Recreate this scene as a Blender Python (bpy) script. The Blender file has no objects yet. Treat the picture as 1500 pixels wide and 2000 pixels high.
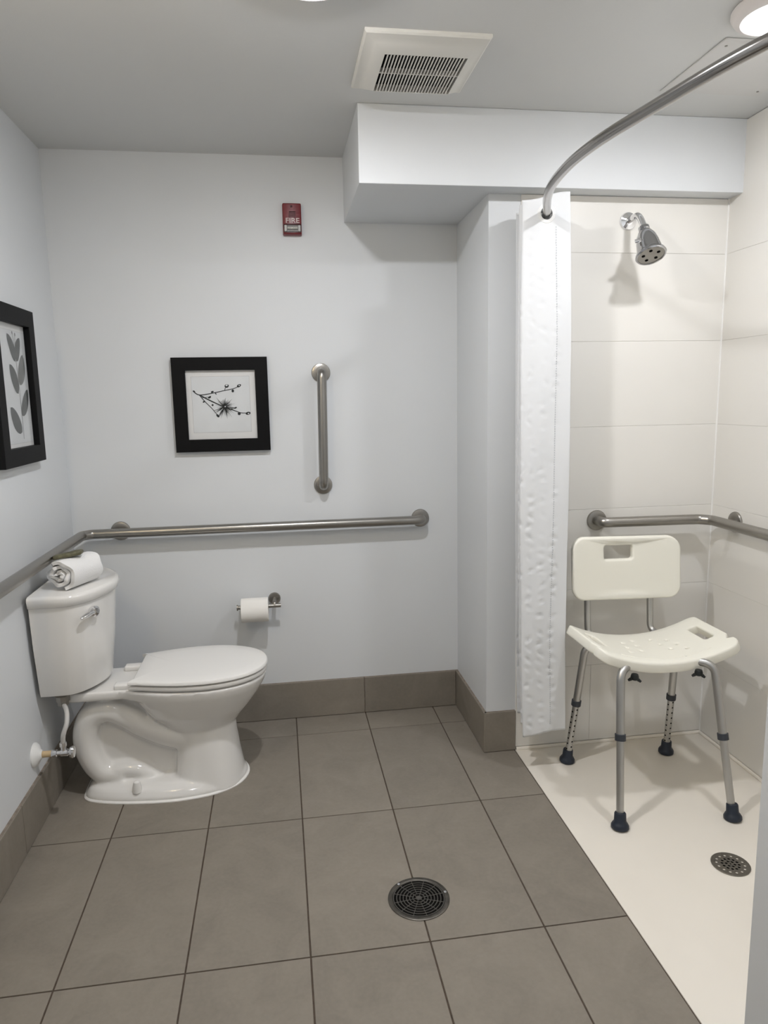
import bpy, bmesh, math, random
from math import pi, sin, cos, radians
from mathutils import Vector, Matrix
from mathutils.geometry import delaunay_2d_cdt

S = bpy.context.scene
COL = S.collection

# ------------------------------------------------------------------ camera
cam_d = bpy.data.cameras.new('camera')
cam = bpy.data.objects.new('camera', cam_d)
COL.objects.link(cam)
r_ = Vector((0.988857, -0.14772, -0.018473))
u_ = Vector((0.041524, 0.154525, 0.987116))
f_ = Vector((0.142963, 0.976883, -0.158937))
cam.matrix_world = Matrix(((r_.x, u_.x, -f_.x, 0), (r_.y, u_.y, -f_.y, 0),
                           (r_.z, u_.z, -f_.z, 1.389), (0, 0, 0, 1)))
cam_d.sensor_fit = 'VERTICAL'
cam_d.sensor_height = 36
cam_d.lens = 1381.94 * 36 / 2000
cam_d.clip_start = 0.02
S.camera = cam

# ------------------------------------------------------------------ world, exposure, lamp strengths
w = bpy.data.worlds.new('world'); S.world = w
w.use_nodes = True
w.node_tree.nodes['Background'].inputs[0].default_value = (0.9, 0.95, 1, 1)
w.node_tree.nodes['Background'].inputs[1].default_value = 0.0
S.view_settings.view_transform = 'Standard'
S.view_settings.look = 'None'
S.view_settings.exposure = 0.05
S.view_settings.gamma = 1
S.view_settings.use_curve_mapping = False
LAMP_SHOWER = 118.0       # emission of the ceiling lamp diffusers
LAMP_ROOM = 212.0
LAMP_FILL = 58.0
LAMP_VANITY = 30.0

# ------------------------------------------------------------------ room numbers (metres, camera stands at x=y=0)
YB = 2.9802; XL = -0.8418; XJ = 0.7608; XS = 0.8786; XR = 1.6710
YS = 2.5317; YBF = 2.4476; ZC = 2.3326; ZBK = 2.0873; XBK = 0.296
YP = 1.10; XP = 0.857; YF = -0.75
BBH = 0.1652; BBT = 0.011

# ------------------------------------------------------------------ materials
def lin(c):
    return tuple(((v / 12.92) if v <= 0.04045 else ((v + 0.055) / 1.055) ** 2.4) for v in c)

def mat(name, col, rough=0.5, metal=0.0, noise=None, bump=None, coat=0.0, spec=0.5, aniso=0.0, emit=None, sss=0.0):
    """noise=(scale, amount, detail) varies the colour; bump=(scale, strength, distance)"""
    m = bpy.data.materials.new(name); m.use_nodes = True
    nt = m.node_tree; b = nt.nodes['Principled BSDF']
    b.inputs['Base Color'].default_value = (*col, 1)
    b.inputs['Roughness'].default_value = rough
    b.inputs['Metallic'].default_value = metal
    b.inputs['Specular IOR Level'].default_value = spec
    b.inputs['Coat Weight'].default_value = coat
    b.inputs['Coat Roughness'].default_value = 0.08
    if sss:
        b.inputs['Subsurface Weight'].default_value = sss
        b.inputs['Subsurface Radius'].default_value = (0.01, 0.009, 0.007)
    if emit:
        b.inputs['Emission Color'].default_value = (*emit[0], 1)
        b.inputs['Emission Strength'].default_value = emit[1]
    tc = nt.nodes.new('ShaderNodeTexCoord')
    if noise:
        n = nt.nodes.new('ShaderNodeTexNoise')
        n.inputs['Scale'].default_value = noise[0]; n.inputs['Detail'].default_value = noise[2]
        nt.links.new(tc.outputs['Object'], n.inputs['Vector'])
        r = nt.nodes.new('ShaderNodeValToRGB')
        a = noise[1]
        r.color_ramp.elements[0].position = 0.3; r.color_ramp.elements[1].position = 0.7
        r.color_ramp.elements[0].color = (*[c * (1 - a) for c in col], 1)
        r.color_ramp.elements[1].color = (*[min(1, c * (1 + a)) for c in col], 1)
        nt.links.new(n.outputs['Fac'], r.inputs['Fac'])
        nt.links.new(r.outputs['Color'], b.inputs['Base Color'])
    if bump:
        n2 = nt.nodes.new('ShaderNodeTexNoise')
        n2.inputs['Scale'].default_value = bump[0]; n2.inputs['Detail'].default_value = 3
        nt.links.new(tc.outputs['Object'], n2.inputs['Vector'])
        bn = nt.nodes.new('ShaderNodeBump')
        bn.inputs['Strength'].default_value = bump[1]; bn.inputs['Distance'].default_value = bump[2]
        nt.links.new(n2.outputs['Fac'], bn.inputs['Height'])
        nt.links.new(bn.outputs['Normal'], b.inputs['Normal'])
    return m

M = {}
M['wall'] = mat('wall_paint', (0.715, 0.735, 0.75), 0.45, noise=(2.5, 0.012, 2), bump=(260, 0.06, 0.002), spec=0.35)
M['ceiling'] = mat('ceiling_paint', (0.68, 0.685, 0.675), 0.8, bump=(220, 0.08, 0.002), spec=0.2)
M['surround'] = mat('shower_surround', (0.80, 0.78, 0.735), 0.34, noise=(3, 0.015, 2), bump=(35, 0.03, 0.003), spec=0.4)
M['pan'] = mat('shower_pan', (0.84, 0.79, 0.705), 0.4, noise=(4, 0.02, 3), bump=(300, 0.06, 0.001))
M['caulk'] = mat('white_caulk', (0.85, 0.84, 0.81), 0.5)
M['grout'] = mat('grout', (0.075, 0.055, 0.040), 0.9, noise=(60, 0.2, 4))
M['bbtop'] = mat('baseboard_grout', (0.25, 0.21, 0.17), 0.8, noise=(50, 0.25, 3))

def tile_mat(name, col):
    m = bpy.data.materials.new(name); m.use_nodes = True
    nt = m.node_tree; b = nt.nodes['Principled BSDF']
    tc = nt.nodes.new('ShaderNodeTexCoord'); oi = nt.nodes.new('ShaderNodeObjectInfo')
    ad = nt.nodes.new('ShaderNodeVectorMath'); ad.operation = 'ADD'
    sc = nt.nodes.new('ShaderNodeMath'); sc.operation = 'MULTIPLY'; sc.inputs[1].default_value = 37.0
    nt.links.new(oi.outputs['Random'], sc.inputs[0])
    nt.links.new(tc.outputs['Object'], ad.inputs[0]); nt.links.new(sc.outputs[0], ad.inputs[1])
    n1 = nt.nodes.new('ShaderNodeTexNoise'); n1.inputs['Scale'].default_value = 7; n1.inputs['Detail'].default_value = 8
    n1.inputs['Roughness'].default_value = 0.65; n1.inputs['Distortion'].default_value = 0.8
    n2 = nt.nodes.new('ShaderNodeTexNoise'); n2.inputs['Scale'].default_value = 90; n2.inputs['Detail'].default_value = 4
    nt.links.new(ad.outputs[0], n1.inputs['Vector']); nt.links.new(ad.outputs[0], n2.inputs['Vector'])
    mx = nt.nodes.new('ShaderNodeMath'); mx.operation = 'MULTIPLY_ADD'; mx.inputs[1].default_value = 0.35
    nt.links.new(n2.outputs['Fac'], mx.inputs[0]); nt.links.new(n1.outputs['Fac'], mx.inputs[2])
    rp = nt.nodes.new('ShaderNodeValToRGB')
    e = rp.color_ramp.elements
    e[0].position = 0.40; e[0].color = (*[c * 0.87 for c in col], 1)
    e[1].position = 0.95; e[1].color = (*[c * 1.14 for c in col], 1)
    nt.links.new(mx.outputs[0], rp.inputs['Fac'])
    mul = nt.nodes.new('ShaderNodeMixRGB'); mul.blend_type = 'MULTIPLY'; mul.inputs['Fac'].default_value = 1
    mr = nt.nodes.new('ShaderNodeMapRange'); mr.inputs['To Min'].default_value = 0.95; mr.inputs['To Max'].default_value = 1.05
    nt.links.new(oi.outputs['Random'], mr.inputs['Value'])
    nt.links.new(rp.outputs['Color'], mul.inputs['Color1']); nt.links.new(mr.outputs[0], mul.inputs['Color2'])
    nt.links.new(mul.outputs[0], b.inputs['Base Color'])
    b.inputs['Roughness'].default_value = 0.55; b.inputs['Specular IOR Level'].default_value = 0.35
    bn = nt.nodes.new('ShaderNodeBump'); bn.inputs['Strength'].default_value = 0.25; bn.inputs['Distance'].default_value = 0.002
    nt.links.new(mx.outputs[0], bn.inputs['Height']); nt.links.new(bn.outputs['Normal'], b.inputs['Normal'])
    return m
M['tile'] = tile_mat('floor_tile', (0.240, 0.213, 0.177))
M['porcelain'] = mat('porcelain', (0.80, 0.79, 0.765), 0.12, coat=0.3)
M['toilet_plastic'] = mat('toilet_seat_plastic', (0.82, 0.81, 0.785), 0.25)
M['chrome'] = mat('chrome', (0.78, 0.78, 0.79), 0.07, 1.0)
M['headchrome_dimmed'] = mat('dimmed_head_chrome', (0.46, 0.46, 0.47), 0.10, 1.0)  # darker copy of the chrome, reflection of dark surroundings put into its colour
M['steel'] = mat('brushed_steel', (0.34, 0.325, 0.30), 0.32, 1.0, bump=(150, 0.03, 0.001))
M['rod'] = mat('rod_steel', (0.36, 0.345, 0.33), 0.17, 1.0)
M['aluminium'] = mat('aluminium', (0.50, 0.495, 0.48), 0.38, 1.0)
M['cream'] = mat('chair_plastic', (0.85, 0.83, 0.735), 0.38, bump=(400, 0.05, 0.0005))
M['navy'] = mat('navy_rubber', (0.012, 0.018, 0.032), 0.45)
M['collar'] = mat('collar_plastic', (0.035, 0.04, 0.05), 0.5)
M['black'] = mat('black_plastic', (0.008, 0.010, 0.010), 0.4)
M['dark'] = mat('void_shade', (0.006, 0.0055, 0.005), 0.9, spec=0.05)  # near-black colour standing in for shade inside openings
M['strainer'] = mat('strainer_metal', (0.22, 0.205, 0.18), 0.42, 1.0)
M['frame'] = mat('black_frame', (0.005, 0.005, 0.0055), 0.55, spec=0.14)
M['paper'] = mat('mat_paper', (0.80, 0.80, 0.79), 0.9)
M['print'] = mat('print_paper', (0.74, 0.76, 0.77), 0.9, noise=(18, 0.03, 4))
M['ink'] = mat('ink', (0.022, 0.024, 0.024), 0.9, noise=(60, 0.4, 3))
M['leafink'] = mat('leaf_ink', (0.062, 0.070, 0.068), 0.9, noise=(40, 0.25, 4))
M['leafink_pale'] = mat('pale_leaf_ink', (0.155, 0.16, 0.155), 0.9, noise=(40, 0.25, 4))
M['line'] = mat('mat_bevel', (0.50, 0.50, 0.49), 0.9)
M['fabric'] = mat('curtain_fabric', (0.75, 0.762, 0.772), 0.8, bump=(900, 0.12, 0.0006), spec=0.2)
M['seam'] = mat('seam_thread', (0.56, 0.58, 0.60), 0.9)
M['terry'] = mat('terry', (0.87, 0.87, 0.865), 0.95, bump=(420, 0.6, 0.003), spec=0.1)
M['olive'] = mat('olive_wrap', (0.105, 0.10, 0.055), 0.5, noise=(70, 0.3, 3), bump=(90, 0.3, 0.003))
M['tissue'] = mat('tissue', (0.86, 0.84, 0.80), 0.95, bump=(300, 0.2, 0.001), spec=0.1)
M['card'] = mat('cardboard', (0.35, 0.27, 0.19), 0.9)
M['red'] = mat('red_plastic', (0.17, 0.008, 0.013), 0.35)
M['darkred'] = mat('dark_red', (0.05, 0.004, 0.006), 0.6)
M['letter'] = mat('white_letter', (0.72, 0.62, 0.60), 0.6)
M['reflector'] = mat('reflector', (0.10, 0.095, 0.09), 0.4, 0.9)
M['vent'] = mat('vent_plastic', (0.76, 0.745, 0.695), 0.5)
M['lamptrim'] = mat('lamp_trim', (0.80, 0.76, 0.74), 0.5)
M['pipe'] = mat('cream_pipe', (0.62, 0.46, 0.26), 0.5)
M['hose'] = mat('hose_grey', (0.55, 0.54, 0.52), 0.45, bump=(700, 0.4, 0.001))
M['whiteplastic'] = mat('white_plastic', (0.82, 0.82, 0.80), 0.35)
M['drain'] = mat('drain_metal', (0.13, 0.12, 0.105), 0.42, 1.0, noise=(40, 0.25, 3))
M['draingrate'] = mat('drain_grate', (0.13, 0.122, 0.11), 0.45, 0.7)
M['panel'] = mat('access_panel', (0.66, 0.655, 0.64), 0.7)

def glass_mat(name, tint, refl=1.0):
    m = bpy.data.materials.new(name); m.use_nodes = True
    nt = m.node_tree; nt.nodes.remove(nt.nodes['Principled BSDF'])
    out = nt.nodes['Material Output']
    t = nt.nodes.new('ShaderNodeBsdfTransparent'); t.inputs[0].default_value = (*tint, 1)
    g = nt.nodes.new('ShaderNodeBsdfGlossy'); g.inputs['Roughness'].default_value = 0.03
    fr = nt.nodes.new('ShaderNodeFresnel'); fr.inputs[0].default_value = 1.45
    mu = nt.nodes.new('ShaderNodeMath'); mu.operation = 'MULTIPLY'; mu.inputs[1].default_value = refl
    mx = nt.nodes.new('ShaderNodeMixShader')
    nt.links.new(fr.outputs[0], mu.inputs[0]); nt.links.new(mu.outputs[0], mx.inputs[0])
    nt.links.new(t.outputs[0], mx.inputs[1]); nt.links.new(g.outputs[0], mx.inputs[2])
    nt.links.new(mx.outputs[0], out.inputs[0])
    return m
M['glazing'] = glass_mat('picture_glazing', (0.99, 0.99, 0.99), 0.25)
M['lens'] = glass_mat('clear_lens', (0.88, 0.88, 0.88), 0.6)

def emit_mat(name, col, strength):
    m = bpy.data.materials.new(name); m.use_nodes = True
    nt = m.node_tree; nt.nodes.remove(nt.nodes['Principled BSDF'])
    e = nt.nodes.new('ShaderNodeEmission')
    e.inputs[0].default_value = (*col, 1); e.inputs[1].default_value = strength
    nt.links.new(e.outputs[0], nt.nodes['Material Output'].inputs[0])
    return m

# ------------------------------------------------------------------ object helpers
WLOC = {}
def thing(name, label, cat, loc, group=None):
    o = bpy.data.objects.new(name, None); COL.objects.link(o)
    o.empty_display_size = 0.05
    o.location = loc
    WLOC[o] = Vector(loc)
    o['label'] = label; o['category'] = cat
    if group: o['group'] = group
    return o

def finish(bm, smooth=True, ang=35):
    bmesh.ops.remove_doubles(bm, verts=bm.verts, dist=1e-6)
    bmesh.ops.recalc_face_normals(bm, faces=bm.faces)
    if smooth:
        for f in bm.faces: f.smooth = True
        a = radians(ang)
        for e in bm.edges:
            e.smooth = not (len(e.link_faces) == 2 and e.calc_face_angle(0) > a)

def obj(name, bm, m, parent=None, smooth=True, ang=35, label=None):
    """bm holds world coordinates; becomes one mesh object under parent"""
    finish(bm, smooth, ang)
    me = bpy.data.meshes.new(name)
    if parent is not None:
        base = WLOC[parent]
    else:
        lo = Vector((min(v.co.x for v in bm.verts), min(v.co.y for v in bm.verts), min(v.co.z for v in bm.verts)))
        hi = Vector((max(v.co.x for v in bm.verts), max(v.co.y for v in bm.verts), max(v.co.z for v in bm.verts)))
        base = Vector(((lo.x + hi.x) / 2, (lo.y + hi.y) / 2, lo.z))
    for v in bm.verts: v.co -= base
    bm.to_mesh(me); bm.free()
    for mm in (m if isinstance(m, (list, tuple)) else [m]): me.materials.append(mm)
    o = bpy.data.objects.new(name, me); COL.objects.link(o)
    WLOC[o] = base.copy()
    if parent is not None: o.parent = parent
    else: o.location = base
    if label: o['label'] = label
    return o

def tag(o, label, cat, group=None):
    o['label'] = label; o['category'] = cat
    if group: o['group'] = group
    return o

def struct(name, bm, m, smooth=False):
    o = obj(name, bm, m, None, smooth); o['kind'] = 'structure'; return o

def B(): return bmesh.new()

def box(bm, lo, hi, bev=0, seg=2, mi=0):
    t = bmesh.new()
    bmesh.ops.create_cube(t, size=1)
    lo, hi = Vector(lo), Vector(hi)
    for v in t.verts:
        v.co = Vector(((lo.x + hi.x) / 2 + v.co.x * (hi.x - lo.x), (lo.y + hi.y) / 2 + v.co.y * (hi.y - lo.y),
                       (lo.z + hi.z) / 2 + v.co.z * (hi.z - lo.z)))
    if bev: bmesh.ops.bevel(t, geom=list(t.edges), offset=bev, segments=seg, profile=0.5, affect='EDGES')
    merge(bm, t, mi)

def merge(bm, t, mi=0, mtx=None):
    mp = {}
    for v in t.verts: mp[v] = bm.verts.new(mtx @ v.co if mtx else v.co)
    for f in t.faces:
        try:
            nf = bm.faces.new([mp[v] for v in f.verts]); nf.material_index = mi
        except ValueError: pass
    t.free()

def catmull(pts, n=8, closed=False):
    P = [Vector(p) for p in pts]; out = []
    N = len(P)
    rng = N if closed else N - 1
    for i in range(rng):
        if closed: a, b, c, d = P[i - 1], P[i], P[(i + 1) % N], P[(i + 2) % N]
        else: a, b, c, d = P[max(i - 1, 0)], P[i], P[i + 1], P[min(i + 2, N - 1)]
        for k in range(n):
            t = k / n
            out.append(0.5 * ((2 * b) + (c - a) * t + (2 * a - 5 * b + 4 * c - d) * t * t + (3 * b - a - 3 * c + d) * t ** 3))
    if not closed: out.append(P[-1].copy())
    return out

def bend_path(pts, rad, n=8):
    """polyline with rounded corners of radius rad"""
    P = [Vector(p) for p in pts]; out = [P[0]]
    for i in range(1, len(P) - 1):
        a = (P[i - 1] - P[i]); b = (P[i + 1] - P[i])
        th = a.angle(b)
        d = min(rad / math.tan(th / 2), a.length * 0.49, b.length * 0.49)
        a.normalize(); b.normalize()
        p0 = P[i] + a * d; p2 = P[i] + b * d
        for k in range(n + 1):
            t = k / n
            out.append(p0 * (1 - t) ** 2 + P[i] * 2 * t * (1 - t) + p2 * t * t)
    out.append(P[-1])
    return out

def loft(bm, rings, cap=True, closed=True, mi=0):
    R = [[bm.verts.new(p) for p in r] for r in rings]
    n = len(R[0])
    for a, b in zip(R[:-1], R[1:]):
        for i in range(n if closed else n - 1):
            j = (i + 1) % n
            f = bm.faces.new((a[i], a[j], b[j], b[i])); f.material_index = mi
    if cap and closed:
        f = bm.faces.new(list(reversed(R[0]))); f.material_index = mi
        f = bm.faces.new(R[-1]); f.material_index = mi
    return R

def tube(bm, path, rad, n=16, cap=True, mi=0):
    P = [Vector(p) for p in path]
    rr = rad if isinstance(rad, (list, tuple)) else [rad] * len(P)
    T = []
    for i in range(len(P)):
        a = P[max(i - 1, 0)]; b = P[min(i + 1, len(P) - 1)]
        T.append((b - a).normalized())
    up = Vector((0, 0, 1)) if abs(T[0].z) < 0.9 else Vector((1, 0, 0))
    nx = T[0].cross(up).normalized()
    rings = []
    for i, p in enumerate(P):
        if i: nx = (nx - T[i] * nx.dot(T[i])).normalized()
        ny = T[i].cross(nx)
        rings.append([p + (nx * cos(2 * pi * k / n) + ny * sin(2 * pi * k / n)) * rr[i] for k in range(n)])
    loft(bm, rings, cap, True, mi)

def lathe(bm, prof, origin, axis, n=28, mi=0, close=False):
    """prof: list of (radius, distance along axis)"""
    ax = Vector(axis).normalized(); o = Vector(origin)
    up = Vector((0, 0, 1)) if abs(ax.z) < 0.9 else Vector((1, 0, 0))
    nx = ax.cross(up).normalized(); ny = ax.cross(nx)
    rings = [[o + ax * d + (nx * cos(2 * pi * k / n) + ny * sin(2 * pi * k / n)) * max(r, 1e-5) for k in range(n)] for r, d in prof]
    if close:
        rings.append(rings[0]); loft(bm, rings, False, True, mi)
    else: loft(bm, rings, True, True, mi)

def offs(loop, d):
    """inset (d>0) of a ccw 2-D loop along vertex normals"""
    n = len(loop); out = []
    for i in range(n):
        a, b, c = Vector(loop[i - 1]), Vector(loop[i]), Vector(loop[(i + 1) % n])
        e1 = (b - a).normalized(); e2 = (c - b).normalized()
        n1 = Vector((-e1.y, e1.x)); n2 = Vector((-e2.y, e2.x))
        m = (n1 + n2); m = m.normalized() if m.length > 1e-6 else n1
        k = max(m.dot(n1), 0.5)
        out.append(b + m * (d / k))
    return out

def rrect(cx, cy, hx, hy, r, n=6):
    out = []
    for sx, sy, a0 in ((1, -1, -pi / 2), (1, 1, 0), (-1, 1, pi / 2), (-1, -1, pi)):
        for k in range(n + 1):
            a = a0 + pi / 2 * k / n
            out.append((cx + sx * (hx - r) + r * cos(a), cy + sy * (hy - r) + r * sin(a)))
    return out

def circ(cx, cy, r, n=24): return [(cx + r * cos(2 * pi * k / n), cy + r * sin(2 * pi * k / n)) for k in range(n)]

def inside(p, loop):
    x, y = p; c = False; n = len(loop); j = n - 1
    for i in range(n):
        xi, yi = loop[i][0], loop[i][1]; xj, yj = loop[j][0], loop[j][1]
        if (yi > y) != (yj > y) and x < (xj - xi) * (y - yi) / (yj - yi) + xi: c = not c
        j = i
    return c

def plate(bm, outer, holes, t, fn, rnd=0.0, grid=0, mi=0, seg=3):
    """flat solid with holes; outer/holes are ccw 2-D loops; fn maps (u, v, w) with w in [-t/2, t/2] to world"""
    outer = [Vector((p[0], p[1])) for p in outer]
    holes = [[Vector((p[0], p[1])) for p in h] for h in holes]
    levels = []
    if rnd > 0:
        for k in range(seg + 1):
            a = pi / 2 * k / seg
            levels.append((-t / 2 + rnd * (1 - sin(a)), rnd * (1 - cos(a))))
        levels = list(reversed(levels))  # from bottom cap (inset) up
        levels = [(w_, i_) for w_, i_ in levels]
        levels = sorted(levels, key=lambda q: q[0])
        levels += [(-w_, i_) for w_, i_ in reversed(levels)]
    else: levels = [(-t / 2, 0), (t / 2, 0)]
    loops = [(outer, 1)] + [(h, -1) for h in holes]
    ids = {}
    capl = []
    for li, (lp, sg) in enumerate(loops):
        prev = None
        for k, (w_, ins) in enumerate(levels):
            q = offs(lp, ins * sg) if ins > 1e-9 else lp
            vs = [bm.verts.new(fn(p[0], p[1], w_)) for p in q]
            if k in (0, len(levels) - 1): ids[(li, k)] = vs
            if k == 0: capl.append(q)
            if prev:
                n = len(vs)
                for i in range(n):
                    j = (i + 1) % n
                    f = bm.faces.new((prev[i], prev[j], vs[j], vs[i])); f.material_index = mi
            prev = vs
    co = []; ed = []; own = []
    for li, q in enumerate(capl):
        b0 = len(co); n = len(q)
        for i, p in enumerate(q): co.append(Vector((p[0], p[1]))); own.append((li, i))
        ed += [(b0 + i, b0 + (i + 1) % n) for i in range(n)]
    if grid:
        x0 = min(p.x for p in capl[0]); x1 = max(p.x for p in capl[0]); y0 = min(p.y for p in capl[0]); y1 = max(p.y for p in capl[0])
        nx_, ny_ = int((x1 - x0) / grid), int((y1 - y0) / grid)
        oin = offs(capl[0], grid * 0.35); hin = [offs(h, -grid * 0.35) for h in capl[1:]]
        for i in range(1, nx_):
            for j in range(1, ny_):
                p = (x0 + (x1 - x0) * i / nx_, y0 + (y1 - y0) * j / ny_)
                if inside(p, oin) and not any(inside(p, h) for h in hin): co.append(Vector(p)); own.append(None)
    res = delaunay_2d_cdt(co, ed, [], 0, 1e-7)
    vo, fo, orig = res[0], res[2], res[3]
    for k in (0, len(levels) - 1):
        w_ = levels[k][0]; vm = []
        for i, p in enumerate(vo):
            og = [q for q in orig[i] if q < len(own)]
            if og and own[og[0]] is not None: vm.append(ids[(own[og[0]][0], k)][own[og[0]][1]])
            else: vm.append(bm.verts.new(fn(p.x, p.y, w_)))
        for f in fo:
            c = [sum(vo[i].x for i in f) / 3, sum(vo[i].y for i in f) / 3]
            if inside(c, capl[0]) and not any(inside(c, h) for h in capl[1:]):
                ff = [vm[i] for i in f]
                if k == 0: ff.reverse()
                try:
                    nf = bm.faces.new(ff); nf.material_index = mi
                except ValueError: pass

def clone(o, parent=None, loc=None):
    c = o.copy(); COL.objects.link(c)
    if parent is not None: c.parent = parent; WLOC[c] = WLOC[parent]
    if loc is not None: c.location = loc
    return c

# ================================================================== SETTING
b = B(); box(b, (XL - 0.12, YF - 0.12, -0.12), (XS - 0.0006, YB + 0.12, -0.0022)); floor = struct('floor', b, M['grout'])
b = B(); box(b, (XL - 0.12, YF - 0.12, ZC), (2.0, YB + 0.12, ZC + 0.1)); ceiling = struct('ceiling', b, M['ceiling'])
b = B(); box(b, (XL - 0.1, YB, -0.002), (XJ + 0.3, YB + 0.1, ZC)); struct('wall_back', b, M['wall'])
b = B(); box(b, (XL - 0.1, YF - 0.1, -0.002), (XL, YB + 0.1, ZC)); struct('wall_left', b, M['wall'])
b = B(); box(b, (XL, YF - 0.1, -0.002), (2.0, YF, ZC)); struct('wall_front', b, M['wall'])
b = B(); box(b, (XJ, YS, -0.002), (XR + 0.1, YB, ZC - 0.001)); wall_shower = struct('wall_shower', b, M['wall'])
b = B(); box(b, (XR + 0.006, YP, -0.002), (XR + 0.1, YS, ZC - 0.001)); wall_right = struct('wall_right', b, M['wall'])
b = B(); box(b, (XP, YF, -0.0), (2.0, YP, ZC - 0.001), 0.002, 1); struct('wall_partition', b, M['wall'])
b = B(); box(b, (XBK, YBF, ZBK), (XR + 0.004, YB - 0.001, ZC - 0.0005), 0.0012, 1); struct('wall_bulkhead', b, M['wall'])

# floor tiles, 12 x 24 inch, every one a part of the floor
TX0, TX, TY0, TY, G = 0.026, 0.3082, 2.8076, 0.6048, 0.0042
shared = {}
rnd = random.Random(4)
def floor_tile(loop):
    x0 = min(p[0] for p in loop); y0 = min(p[1] for p in loop)
    key = tuple((round(p[0] - x0, 4), round(p[1] - y0, 4)) for p in loop)
    if key in shared:
        o = clone(shared[key]); o.location = Vector((x0, y0, 0)) - WLOC[floor]; return o
    bm = B()
    plate(bm, [(p[0] - x0, p[1] - y0) for p in loop], [], 0.008, lambda u, v, w_: Vector((u, v, w_ - 0.004)), rnd=0.0012, seg=2)
    finish(bm, True, 20)
    me = bpy.data.meshes.new('tile'); bm.to_mesh(me); bm.free(); me.materials.append(M['tile'])
    o = bpy.data.objects.new('tile', me); COL.objects.link(o); o.parent = floor
    o.location = Vector((x0, y0, 0)) - WLOC[floor]
    shared[key] = o
    return o
xj = [XL + 0.002] + [TX0 + k * TX for k in range(-2, 3)] + [XS - 0.002]
yj = [YB - 0.002] + [TY0 - k * TY for k in range(0, 6)] + [YF + 0.002]
for i in range(len(xj) - 1):
    for j in range(len(yj) - 1):
        xa, xb, yb_, ya = xj[i] + G / 2, xj[i + 1] - G / 2, yj[j] - G / 2, yj[j + 1] + G / 2
        last = i == len(xj) - 2
        if last and ya < YP:
            xb = min(xb, XP - 0.002)
            if yb_ > YP:  # tile cut round the partition's corner
                floor_tile([(xa, ya), (XP - 0.002, ya), (XP - 0.002, YP + 0.002), (XS - 0.004, YP + 0.002), (XS - 0.004, yb_), (xa, yb_)]); continue
        if last and yb_ > YS:
            if ya < YS:  # tile cut round the corner of the stub wall
                floor_tile([(xa, ya), (XS - 0.004, ya), (XS - 0.004, YS - 0.002), (XJ - 0.002, YS - 0.002), (XJ - 0.002, yb_), (xa, yb_)]); continue
            xb = XJ - 0.002
        if i == len(xj) - 3 or not last or True:
            floor_tile([(xa, ya), (xb, ya), (xb, yb_), (xa, yb_)])

# baseboards: a grout bed with tile pieces standing proud of it
def baseboard(name, pieces, bed, nrm):
    bm = B(); box(bm, *bed); o = struct(name, bm, M['bbtop'])
    for lo, hi in pieces:
        bm = B(); box(bm, lo, hi, 0.0012, 1); obj('tile', bm, M['tile'], o, True, 20)
    return o
g = 0.0016
xs_ = [XL + BBT, -0.2775, 0.3325, XJ - BBT]
baseboard('baseboard_back', [((xs_[i] + g, YB - BBT, 0.002), (xs_[i + 1] - g, YB - 0.002, BBH)) for i in range(3)],
          ((XL + 0.003, YB - 0.006, 0.0005), (XJ - 0.003, YB, BBH + 0.001)), None)
ys_ = [YF, 0.33, 0.94, 1.55, 2.16, 2.77, YB - BBT]
baseboard('baseboard_left', [((XL + 0.002, ys_[i] + g, 0.002), (XL + BBT, ys_[i + 1] - g, BBH)) for i in range(len(ys_) - 1)],
          ((XL, YF, 0.0005), (XL + 0.006, YB, BBH + 0.001)), None)
baseboard('baseboard_stub', [((XJ - BBT, YS - BBT + g, 0.002), (XJ - 0.002, YB - 0.002, BBH))],
          ((XJ - 0.006, YS - 0.006, 0.0005), (XJ, YB, BBH + 0.001)), None)
baseboard('baseboard_stub_end', [((XJ - BBT + g, YS - BBT, 0.002), (XS - 0.001, YS - 0.002, BBH))],
          ((XJ - 0.006, YS - 0.006, 0.0005), (XS - 0.003, YS, BBH + 0.001)), None)

# shower pan and surround
b = B(); box(b, (XS, YP, -0.05), (XR + 0.006, YS, -0.0004), 0.0012, 2); shower_floor = struct('floor_shower', b, M['pan'], True)
PT = 0.006; GP = 0.0002
zj = [0.012, 0.33, 0.6425, 0.955, 1.2675, 1.58, 1.8925, ZC - 0.002]
for k in range(7):
    z0, z1 = zj[k] + GP, min(zj[k + 1] - GP, ZBK - 0.001)
    if z1 > z0:
        j = [XS, 1.187, XR] if k == 0 else [XS, XR]
        for a, c in zip(j[:-1], j[1:]):
            bm = B(); box(bm, (a + GP, YS - PT, z0), (c - GP, YS + 0.001, z1), 0.0012, 1); obj('panel', bm, M['surround'], wall_shower, True, 20)
for k in range(7):
    z0, z1 = zj[k] + GP, zj[k + 1] - GP
    j = [YP, YS - PT]
    for a, c in zip(j[:-1], j[1:]):
        bm = B(); box(bm, (XR, a + GP, z0), (XR + 0.007, c - GP, z1), 0.0006, 1); obj('panel', bm, M['surround'], wall_right, True, 20)
def bead(path, r):
    bm = B(); tube(bm, path, r, 10); return bm
struct('trim_1', bead([(XR, YS - PT, 0.0), (XR, YS - PT, ZBK)], 0.0042), M['caulk'], True)
struct('trim_2', bead([(XS + 0.004, YS - PT, 0.003), (XR, YS - PT, 0.003)], 0.008), M['pan'], True)
struct('trim_3', bead([(XR, YS - PT, 0.003), (XR, YP, 0.003)], 0.008), M['pan'], True)

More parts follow.
